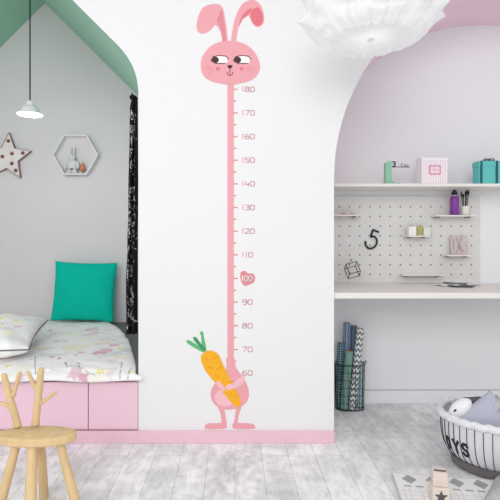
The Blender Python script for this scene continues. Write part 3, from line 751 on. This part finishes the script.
# ---------------------------------------------------------------- wire basket with paper rolls
BX, BY = (350.0-235)*2.875/F, 2.885
wb = thing('wire_basket', 'black wire mesh basket standing on the floor under the desk', 'basket', (BX, BY, 0))
bw, bd, bh = .088, .058, .270
def rr(t, z, k=1):      # superellipse ring
    c, s = math.cos(t), math.sin(t); f = .93+.07*z/bh
    return (bw*f*math.copysign(abs(c)**.75, c), bd*f*math.copysign(abs(s)**.75, s), z)
M['wire'] = mat('dark_green_black_wire', (34, 44, 46), .45)
bm = bmesh.new()
for z in [bh*i/6 for i in range(1, 6)]: tube(bm, [rr(2*PI*i/40, z) for i in range(41)], .0016, 5)
for i in range(20): t = 2*PI*(i+.5)/20; tube(bm, [rr(t, .004), rr(t, bh)], .0016, 5)
obj('mesh', bm, M['wire'], wb, smooth=True)
obj('rim', tube(bmesh.new(), [rr(2*PI*i/40, bh) for i in range(41)], .0032, 8), M['wire'], wb, smooth=True)
bm = bmesh.new(); tube(bm, [rr(2*PI*i/40, .004) for i in range(41)], .0032, 8)
for k in range(-2, 3): tube(bm, [(k*.030, -bd*.85, .004), (k*.030, bd*.85, .004)], .0016, 5)
obj('base_ring', bm, M['wire'], wb, smooth=True)
obj('handle', tube(bmesh.new(), smoothpath([(bw-.002, -.02, bh), (bw+.008, -.014, bh+.010), (bw+.010, 0, bh+.014), (bw+.008, .014, bh+.010), (bw-.002, .02, bh)], 4), .0025, 6), M['wire'], wb, smooth=True)
def roll_mat(name, kind, c1, c2):
    m = mat(name, c1, .6); nt = m.node_tree; b = nt.nodes['Principled BSDF']; N = nt.nodes.new; L = nt.links.new
    uv = N('ShaderNodeUVMap'); sp = N('ShaderNodeSeparateXYZ'); L(uv.outputs[0], sp.inputs[0])
    def mth(op, a, b_=None):
        n = N('ShaderNodeMath'); n.operation = op
        for i, q in enumerate((a, b_)):
            if q is None: continue
            if isinstance(q, (int, float)): n.inputs[i].default_value = q
            else: L(q, n.inputs[i])
        return n.outputs[0]
    u, v = sp.outputs[0], sp.outputs[1]
    if kind == 'chevron':
        tri = mth('ABSOLUTE', mth('SUBTRACT', mth('FRACT', mth('MULTIPLY', u, 6)), .5))
        f = mth('GREATER_THAN', mth('FRACT', mth('ADD', mth('MULTIPLY', v, 30), mth('MULTIPLY', tri, 1.1))), .5)
    elif kind == 'dots':
        a = mth('SUBTRACT', mth('FRACT', mth('MULTIPLY', u, 8)), .5); c = mth('SUBTRACT', mth('FRACT', mth('MULTIPLY', v, 66)), .5)
        f = mth('LESS_THAN', mth('ADD', mth('MULTIPLY', a, a), mth('MULTIPLY', c, c)), .07)
    elif kind == 'wave':
        wv_ = mth('SINE', mth('MULTIPLY', v, 90)); f = mth('GREATER_THAN', mth('FRACT', mth('ADD', mth('MULTIPLY', u, 8), mth('MULTIPLY', wv_, .16))), .62)
    else: return m
    mx = N('ShaderNodeMix'); mx.data_type = 'RGBA'; L(f, mx.inputs[0]); mx.inputs[6].default_value = (*lin(c1), 1); mx.inputs[7].default_value = (*lin(c2), 1)
    L(mx.outputs[2], b.inputs['Base Color']); return m
M['kraft'] = mat('kraft_core', (196, 158, 112), .7)
def roll(p0, p1, r, m, label, inner=None):
    """paper roll from p0 (foot) to p1 (top), local coordinates of the basket"""
    p0, p1 = Vector(p0), Vector(p1); L = (p1-p0).length
    t = thing('paper_roll', label, 'paper roll', (BX+p0.x, BY+p0.y, p0.z), (p1-p0).to_track_quat('Z', 'Y').to_euler(), group='wrapping paper rolls in the wire basket')
    n = 24; bm = bmesh.new(); uvl = bm.loops.layers.uv.new('UVMap')
    lo = [bm.verts.new((r*math.cos(2*PI*i/n), r*math.sin(2*PI*i/n), 0)) for i in range(n)]; hi = [bm.verts.new((r*math.cos(2*PI*i/n), r*math.sin(2*PI*i/n), L)) for i in range(n)]
    for i in range(n):
        f = bm.faces.new((lo[i], lo[(i+1) % n], hi[(i+1) % n], hi[i]))
        for l, (a, b) in zip(f.loops, ((i/n, 0), ((i+1)/n, 0), ((i+1)/n, L), (i/n, L))): l[uvl].uv = (a, b)
    ih = [bm.verts.new((r*.72*math.cos(2*PI*i/n), r*.72*math.sin(2*PI*i/n), L)) for i in range(n)]; il = [bm.verts.new((r*.72*math.cos(2*PI*i/n), r*.72*math.sin(2*PI*i/n), 0)) for i in range(n)]
    for i in range(n):
        bm.faces.new((hi[i], hi[(i+1) % n], ih[(i+1) % n], ih[i])); bm.faces.new((ih[i], ih[(i+1) % n], il[(i+1) % n], il[i])); bm.faces.new((il[i], il[(i+1) % n], lo[(i+1) % n], lo[i]))
    obj('sheet', bm, m, t, smooth=True, sharp=40)
    obj('core', lathe(bmesh.new(), [(r*.70, .002), (r*.70, L+.003), (r*.45, L+.003), (r*.45, .002), (r*.70, .002)], 20), inner or M['kraft'], t, smooth=True, sharp=40)
    return t
roll((-.066, .010, .008), (-.050, .014, .392), .0185, roll_mat('teal_dotted_paper', 'dots', (50, 96, 106), (176, 206, 204)), 'dark teal roll with pale dots at the left of the wire basket')
roll((-.020, .030, .008), (-.006, .034, .508), .021, roll_mat('blue_patterned_paper', 'wave', (150, 168, 192), (82, 100, 130)), 'tall blue-grey patterned roll at the back of the wire basket')
roll((-.040, -.022, .008), (-.006, -.018, .345), .0235, mat('plain_mint_paper', (126, 166, 154), .6), 'plain mint green roll with kraft core in the wire basket')
roll((.022, .032, .008), (.036, .032, .490), .019, mat('slate_paper', (92, 110, 130), .6), 'slate blue roll behind the chevron roll in the wire basket')
roll((.008, -.026, .008), (.062, -.012, .480), .0225, roll_mat('grey_chevron_paper', 'chevron', (238, 238, 240), (112, 112, 122)), 'white and grey chevron roll leaning right in the wire basket')
roll((.060, .010, .008), (.064, .016, .262), .018, roll_mat('pale_aqua_paper', 'wave', (168, 206, 210), (120, 172, 182)), 'short pale aqua roll at the right of the wire basket')

# ---------------------------------------------------------------- cloud lamp
cx_, cy_, cz_ = (370.5-235)*1.9/F, 1.9, 1.905
cl = thing('cloud_lamp', 'large white ruffled cloud-shaped pendant lamp in front of the arch', 'lamp', (cx_, cy_, cz_))
r5 = random.Random(21); tufts = []
for ring_, (el, n_, hh) in enumerate(((-10, 12, .085), (20, 11, .085), (50, 8, .07), (75, 4, .05))):
    for k in range(n_):
        a = 2*PI*(k+(ring_ % 2)*.5+r5.uniform(-.15, .15))/n_; e = math.radians(el+r5.uniform(-6, 6))
        tufts.append((Vector((math.cos(a)*math.cos(e), math.sin(a)*math.cos(e), math.sin(e))), hh*r5.uniform(.75, 1.2), r5.uniform(.30, .38)))
CN, CM = 300, 160
def cld(u, v):
    a = 2*PI*u; e = -PI/2+PI*v
    d = Vector((math.cos(a)*math.cos(e), math.sin(a)*math.cos(e), math.sin(e)))
    R = .247; H_ = .118 if d.z < 0 else .15
    k = abs(math.cos(e))**.55; kz = math.copysign(abs(d.z)**.9, d.z)
    p = Vector((math.cos(a)*k*R, math.sin(a)*k*R, kz*H_))
    add = 0
    for t, h, w_ in tufts:
        q = (d-t).length
        if q < w_: s_ = 1-q/w_; add = max(add, h*.5*(s_**1.9))
    low = max(0, -d.z)
    pleat = (.010*abs(math.sin(a*11+math.sin(a*3)*1.5))+.004*abs(math.sin(a*23+1)))*min(1, low*2)*min(1, math.cos(e)*3)*(1 if low > 0 else 0)
    dirv = Vector((d.x, d.y, d.z*.35)).normalized()
    p += dirv*add; p.z -= pleat*.9
    if d.z < -.9: p.z += .02*((-d.z-.9)/.1)
    wv = .007*noise.noise(d*4)+.0015*noise.noise(d*14)
    return p+d*wv
cm_ = M['cloud']; nt = cm_.node_tree; tb_ = nt.nodes.new('ShaderNodeBsdfTranslucent'); tb_.inputs[0].default_value = (.95, .95, .96, 1)
mx_ = nt.nodes.new('ShaderNodeMixShader'); mx_.inputs[0].default_value = .4
nt.links.new(nt.nodes['Principled BSDF'].outputs[0], mx_.inputs[1]); nt.links.new(tb_.outputs[0], mx_.inputs[2]); nt.links.new(mx_.outputs[0], nt.nodes['Material Output'].inputs[0])
pld = bpy.data.lights.new('added_shade_fill', 'POINT'); pld.energy = .3; pld.shadow_soft_size = .06  # point light added inside the cloud so its fabric stays bright
plo = bpy.data.objects.new('added_shade_fill', pld); COL.objects.link(plo); plo.parent = cl
cme2 = grid(CN, CM, cld); link('shade', cme2, M['cloud'], cl, smooth=True)
obj('bottom_button', ell(bmesh.new(), (0, 0, -.108), (.014, .014, .006)), M['cloud'], cl, smooth=True)
obj('cord', tube(bmesh.new(), [(0, 0, .12), (0, 0, 3.085-cz_)], .003, 8), M['white'], cl, smooth=True)
obj('ceiling_rose', lathe(bmesh.new(), [(0, 3.07-cz_), (.045, 3.075-cz_), (.05, 3.0995-cz_), (0, 3.0995-cz_)], 24), M['white'], cl, smooth=True)

# ---------------------------------------------------------------- antler stool
SXc, SYc, SZt = (36.5-235)*1.76/F, 1.76, .304
st = thing('antler_stool', 'light wooden stool with oval seat and branching antler backrest in front of the bed', 'stool', (SXc, SYc, 0))
def oval_lathe(prof, rx, ry, n=64):
    bm = bmesh.new(); rings = []
    for k, z in prof:
        rings.append([bm.verts.new(((rx+k)*math.cos(2*PI*j/n), (ry+k)*math.sin(2*PI*j/n), z)) for j in range(n)])
    for a, b in zip(rings, rings[1:]):
        for j in range(n): bm.faces.new((a[j], a[(j+1) % n], b[(j+1) % n], b[j]))
    bm.faces.new(rings[0]); bm.faces.new(rings[-1]); return bm
SRX, SRY = .1455, .068
obj('seat', oval_lathe([(-.012, SZt-.034), (-.004, SZt-.031), (0, SZt-.026), (0, SZt-.006), (-.003, SZt-.002), (-.009, SZt)], SRX, SRY), M['wood'], st, smooth=True, sharp=30)
for (x0, y0, x1, y1, ra) in ((-.063, -.02, -.116, -.075, .0165), (.0, -.036, .018, -.10, .019), (.089, -.012, .172, -.035, .0165), (.0, .036, -.018, .115, .0165)):
    pts = [(x0, y0, SZt-.033), (x0*.65+x1*.35, y0*.65+y1*.35, (SZt-.033)*.65), (x1, y1, .004), (x1, y1, 0)]
    obj('leg', tube(bmesh.new(), pts, [ra*.9, ra, ra*1.1, ra*.98], 20), M['wood'], st, smooth=True, sharp=50)
def stp(px, py, Y=1.80): return ((px-235)*Y/F-SXc, Y-SYc, 1-(py-241.6)*Y/F)
def branch(name, pts, rads, parent):
    bm = bmesh.new(); P = smoothpath(pts, 6); n = len(P)
    R_ = [rads[0]+(rads[1]-rads[0])*i/(n-1) for i in range(n)]
    # rounded tip
    d = (P[-1]-P[-2]).normalized()
    for q in (.5, .85, 1.0): P.append(P[n-1]+d*rads[1]*q*.7); R_.append(rads[1]*math.sqrt(max(.02, 1-q*q)))
    tube(bm, P, R_, 14)
    return obj(name, bm, M['wood'], parent, smooth=True)
al = branch('antler', [stp(18, 427), stp(13.5, 410), stp(8, 391), stp(4, 375.5)], (.0145, .0115), st)
branch('antler_tine', [stp(13, 396), stp(16, 386), stp(20, 373)], (.0095, .007), al)
branch('antler_tine', [stp(11.5, 409), stp(6, 405), stp(-1, 402.5)], (.0085, .0062), al)
ar = branch('antler', [stp(35.5, 425), stp(37, 408), stp(39, 390), stp(41, 370)], (.0145, .0125), st)
branch('antler_tine', [stp(37.5, 391), stp(33, 383), stp(28, 372)], (.0095, .0065), ar)
branch('antler_tine', [stp(38.5, 404), stp(47, 399), stp(55.5, 392.5)], (.0085, .0055), ar)

# ---------------------------------------------------------------- rug
RA = math.radians(-9)
ru = bpy.data.meshes.new('rug')
RW, RD = 1.5, .80; ox, oy = .672, 2.062
NX, NY = 500, 270
def rugf(u, v): return (u*RW, -v*RD, .006+.0006*noise.noise(Vector((u*90, v*50, 0))))
ru = grid(NX, NY, rugf)
rw = lin((243, 243, 241)); rg = lin((168, 168, 172)); rl = lin((214, 214, 214))
def rcol(i):
    x, y = ru.vertices[i].co.x, -ru.vertices[i].co.y
    if .013 < y < .09 and x > .02:
        a = abs(((x-.062+.0465)/.093) % 1-.5)*.093
        if a/.030+abs(y-.050)/.040 < 1 and x > .03: return rg
    if abs(y-.108) < .0055 and ((x-.03)/.047) % 1 < .62 and x > .02: return rg
    if y > .122 and x < RW-.01:
        if (x/.022) % 1 < .12 or (y/.03) % 1 < .09: return rl
        if .30 < y < .42:
            a = abs((x/.093) % 1-.5)*.093
            if a/.030+abs(y-.36)/.040 < 1: return rg
    if min(x, y) < .004: return rl
    return rw
paint(ru, rcol)
ro = link('rug', ru, attr_mat('woven_cotton', bump=.3, bump_scale=200), loc=(ox, oy, 0)); ro.rotation_euler = (0, 0, RA)
ro.modifiers.new('thickness', 'SOLIDIFY').thickness = .005
tag(ro, 'white woven rug with grey diamonds and dashes on the floor under the toy basket', 'rug')
RZ = .0072

# toy blocks
M['block'] = mat('pale_beech_block', (228, 214, 204), .6, noise_amt=.08, noise_scale=10, stretch=(1, 1, 8)); M['star'] = mat('dark_grey_paint', (84, 86, 92), .6)
def block(px_, Y, z, s, rz, label):
    t = thing('toy_block', label, 'toy block', ((px_-235)*Y/F, Y, z), (0, 0, math.radians(rz)), group='wooden toy blocks')
    obj('cube_body', newbox(-s/2, s/2, -s/2, s/2, 0, s, .003), M['block'], t); return t
b1 = block(439, 1.845, RZ, .062, -8, 'pale wooden block with a dark star at the bottom of the stack on the rug')
o = obj('star_mark', prism(bmesh.new(), star_pts((0, .029), .025, .011), -.0322, -.0308), M['star'], b1)
b2 = block(439.3, 1.85, RZ+.0624, .053, -14, 'plain pale wooden block on top of the star block')
bm = bmesh.new(); box(bm, -.020, .022, -.014, -.002, .0525, .0542); obj('top_mark', bm, M['star'], b2)

# ---------------------------------------------------------------- toy basket
TX, TY = 1.216, 2.15; TR = .285; TH = .234
M['can'] = mat('grey_white_canvas', (222, 223, 228), .85, bump=.1); M['rimf'] = mat('fluffy_white_trim', (238, 238, 242), .9, bump=.8, bump_scale=90); M['dkwood'] = mat('dark_grey_base', (112, 108, 108), .6, noise_amt=.15, noise_scale=12)
tb = thing('toy_basket', 'round white fabric basket with black vertical wires and dark YS letters', 'basket', (TX, TY, 0)); tb.scale = (1, .8, 1)
def rad_at(z):
    t = max(0, min(1, (z-.045)/(TH-.045))); return .232+(TR-.004-.232)*(1-(1-t)**3.4)**.8
prof = [(rad_at(z), z) for z in [.045+(TH-.045)*i/14 for i in range(15)]]
obj('fabric_body', lathe(bmesh.new(), [(0, .045)]+prof+[(r-.008, z) for r, z in prof[::-1]]+[(0, .052)], 96), M['can'], tb, smooth=True, sharp=60)
obj('rim', tube(bmesh.new(), [((TR+.003*math.sin(i*1.7))*math.cos(2*PI*i/90), (TR+.003*math.sin(i*1.7))*math.sin(2*PI*i/90), TH-.003+.003*math.sin(i*2.3)) for i in range(90)]+[(TR, 0, TH-.003)], .0165, 14), M['rimf'], tb, smooth=True)
obj('base', lathe(bmesh.new(), [(0, RZ), (.222, RZ), (.236, .012), (.240, .044), (.230, .048), (0, .044)], 96), M['dkwood'], tb, smooth=True, sharp=40)
for k in range(48):
    a = 2*PI*(k+.3)/48
    pts = [((rad_at(z)+.002)*math.cos(a), (rad_at(z)+.002)*math.sin(a), z) for z in [.047+(TH-.060)*i/10 for i in range(11)]]
    obj('wire', tube(bmesh.new(), pts, .0017, 5), M['black'], tb, smooth=True)
M['ltr'] = mat('charcoal_print', (46, 46, 50), .7)
LET = {'T': [[(0, 0), (1, 0)], [(.5, 0), (.5, 1)]], 'O': [[(.5+.42*math.cos(a), .5+.45*math.sin(a)) for a in [2*PI*i/14 for i in range(15)]]], 'Y': [[(0, 0), (.5, .5), (1, 0)], [(.5, .5), (.5, 1)]],
       'S': [[(.9, .2), (.7, .02), (.3, .02), (.1, .2), (.2, .42), (.75, .56), (.9, .78), (.7, .98), (.3, .98), (.08, .8)]]}
for ch, th in (('O', 84), ('Y', 71.5), ('S', 60.5)):
    bm = bmesh.new(); lw = .034; lh = .052
    for pg in strokes([[(a*lw-lw/2, -b*lh) for a, b in ln] for ln in LET[ch]], .011):
        # wrap on the curved side
        def W_(x, z, off):
            z0 = .140+z; t = math.radians(270-th)+x/TR; r = rad_at(z0)+off
            return (r*math.cos(t), r*math.sin(t), z0)
        a = [bm.verts.new(W_(x, z, .0042)) for x, z in pg]; b = [bm.verts.new(W_(x, z, .0002)) for x, z in pg]
        bm.faces.new(a); bm.faces.new(b[::-1])
        for i in range(4): bm.faces.new((a[i], b[i], b[(i+1) % 4], a[(i+1) % 4]))
    obj('letter', bm, M['ltr'], tb)['label'] = 'dark letter '+ch
# contents
def tbp(px_, py_, Y): return Vector(((px_-235)*Y/F, Y, 1-(py_-241.6)*Y/F))
c = tbp(459, 410, 2.14)
wt = thing('plush_bird', 'white plush with small black eye leaning on the left rim inside the toy basket', 'plush toy', c)
bm = bmesh.new(); ell(bm, (0, 0, 0), (.068, .038, .036), 28)
for v in bm.verts:
    if v.co.x < 0: v.co.z *= 1-.35*(-v.co.x/.062); v.co.y *= 1-.3*(-v.co.x/.062)
bmesh.ops.rotate(bm, verts=bm.verts, matrix=Matrix.Rotation(math.radians(-42), 3, 'Y'))
obj('body', bm, mat('white_plush', (244, 244, 247), .9, bump=.3, bump_scale=150), wt, smooth=True)
e = tbp(455, 410.5, 2.102)-c
bm = bmesh.new(); ell(bm, e, (.008, .005, .0038), 12); bmesh.ops.rotate(bm, cent=e, verts=bm.verts, matrix=Matrix.Rotation(math.radians(-40), 3, 'Y')); obj('eye', bm, M['black'], wt, smooth=True)
wt2 = tag(obj('toy_box', newbox(-.045, .045, -.03, .03, -.06, .03, .003), mat('charcoal_card', (96, 98, 104), .6), loc=tbp(476, 405, 2.26)), 'charcoal grey box standing behind the lavender cushion in the toy basket', 'box')
wt2.rotation_euler = (math.radians(0), 0, math.radians(8))
me, _ = cushion_mesh(.20, .20, .11, n=40, pinch=.04, wr=.006, seed=2)
lc = tag(link('lavender_cushion', me, mat('lavender_grey_fabric', (186, 188, 204), .9, bump=.25, bump_scale=120), smooth=True), 'lavender grey corner-up cushion in the middle of the toy basket', 'cushion')
lc.location = tbp(488, 423, 2.10); lc.rotation_euler = (math.radians(-16), math.radians(-36), math.radians(0))
t3 = thing('plush_roll', 'rolled grey knit toy with dark hollow at the right inside the toy basket', 'plush toy', tbp(503, 412, 2.06), (math.radians(90), 0, math.radians(-8)))
obj('roll_body', lathe(bmesh.new(), [(.016, .0), (.020, .004), (.034, .004), (.040, -.004), (.040, -.10), (0, -.10)], 24), mat('grey_knit', (196, 196, 200), .9, bump=.6, bump_scale=80), t3, smooth=True)
obj('hollow', lathe(bmesh.new(), [(0, -.006), (.017, -.006), (.018, .001)], 20), M['black'], t3, smooth=True)
tag(obj('plush_ball', ell(bmesh.new(), (0, 0, 0), (.045, .04, .035), 24), mat('bright_white_plush', (246, 246, 248), .9, bump=.4, bump_scale=100), smooth=True, loc=tbp(508, 398, 2.18)), 'white fluffy ball on top at the right edge of the toy basket', 'plush toy')

# knitted blanket at the lower right
def bl(u, v):
    x = (u-.5)*.40; y = (v-.5)*.34
    e = min(1, 5*min(u, 1-u))*min(1, 5*min(v, 1-v))
    z = .112*math.sqrt(max(0, e))*(.75+.35*math.sin(u*7+v*3)*math.cos(v*5)*.6+.2*noise.noise(Vector((u*4, v*4, 3))))+.004*abs(math.sin((x*1.1+y*.5)*150))
    return (x, y, .0085+max(0, z))
me = grid(120, 100, bl); kb = link('knitted_blanket', me, mat('grey_rib_knit', (190, 190, 194), .95, bump=.5, bump_scale=70), smooth=True, loc=((536-235)*1.84/F, 1.765, 0)); kb.rotation_euler = (0, 0, math.radians(-38))
kb.modifiers.new('thickness', 'SOLIDIFY').thickness = .003
tag(kb, 'rumpled grey ribbed knit blanket on the rug in front of the toy basket', 'blanket')
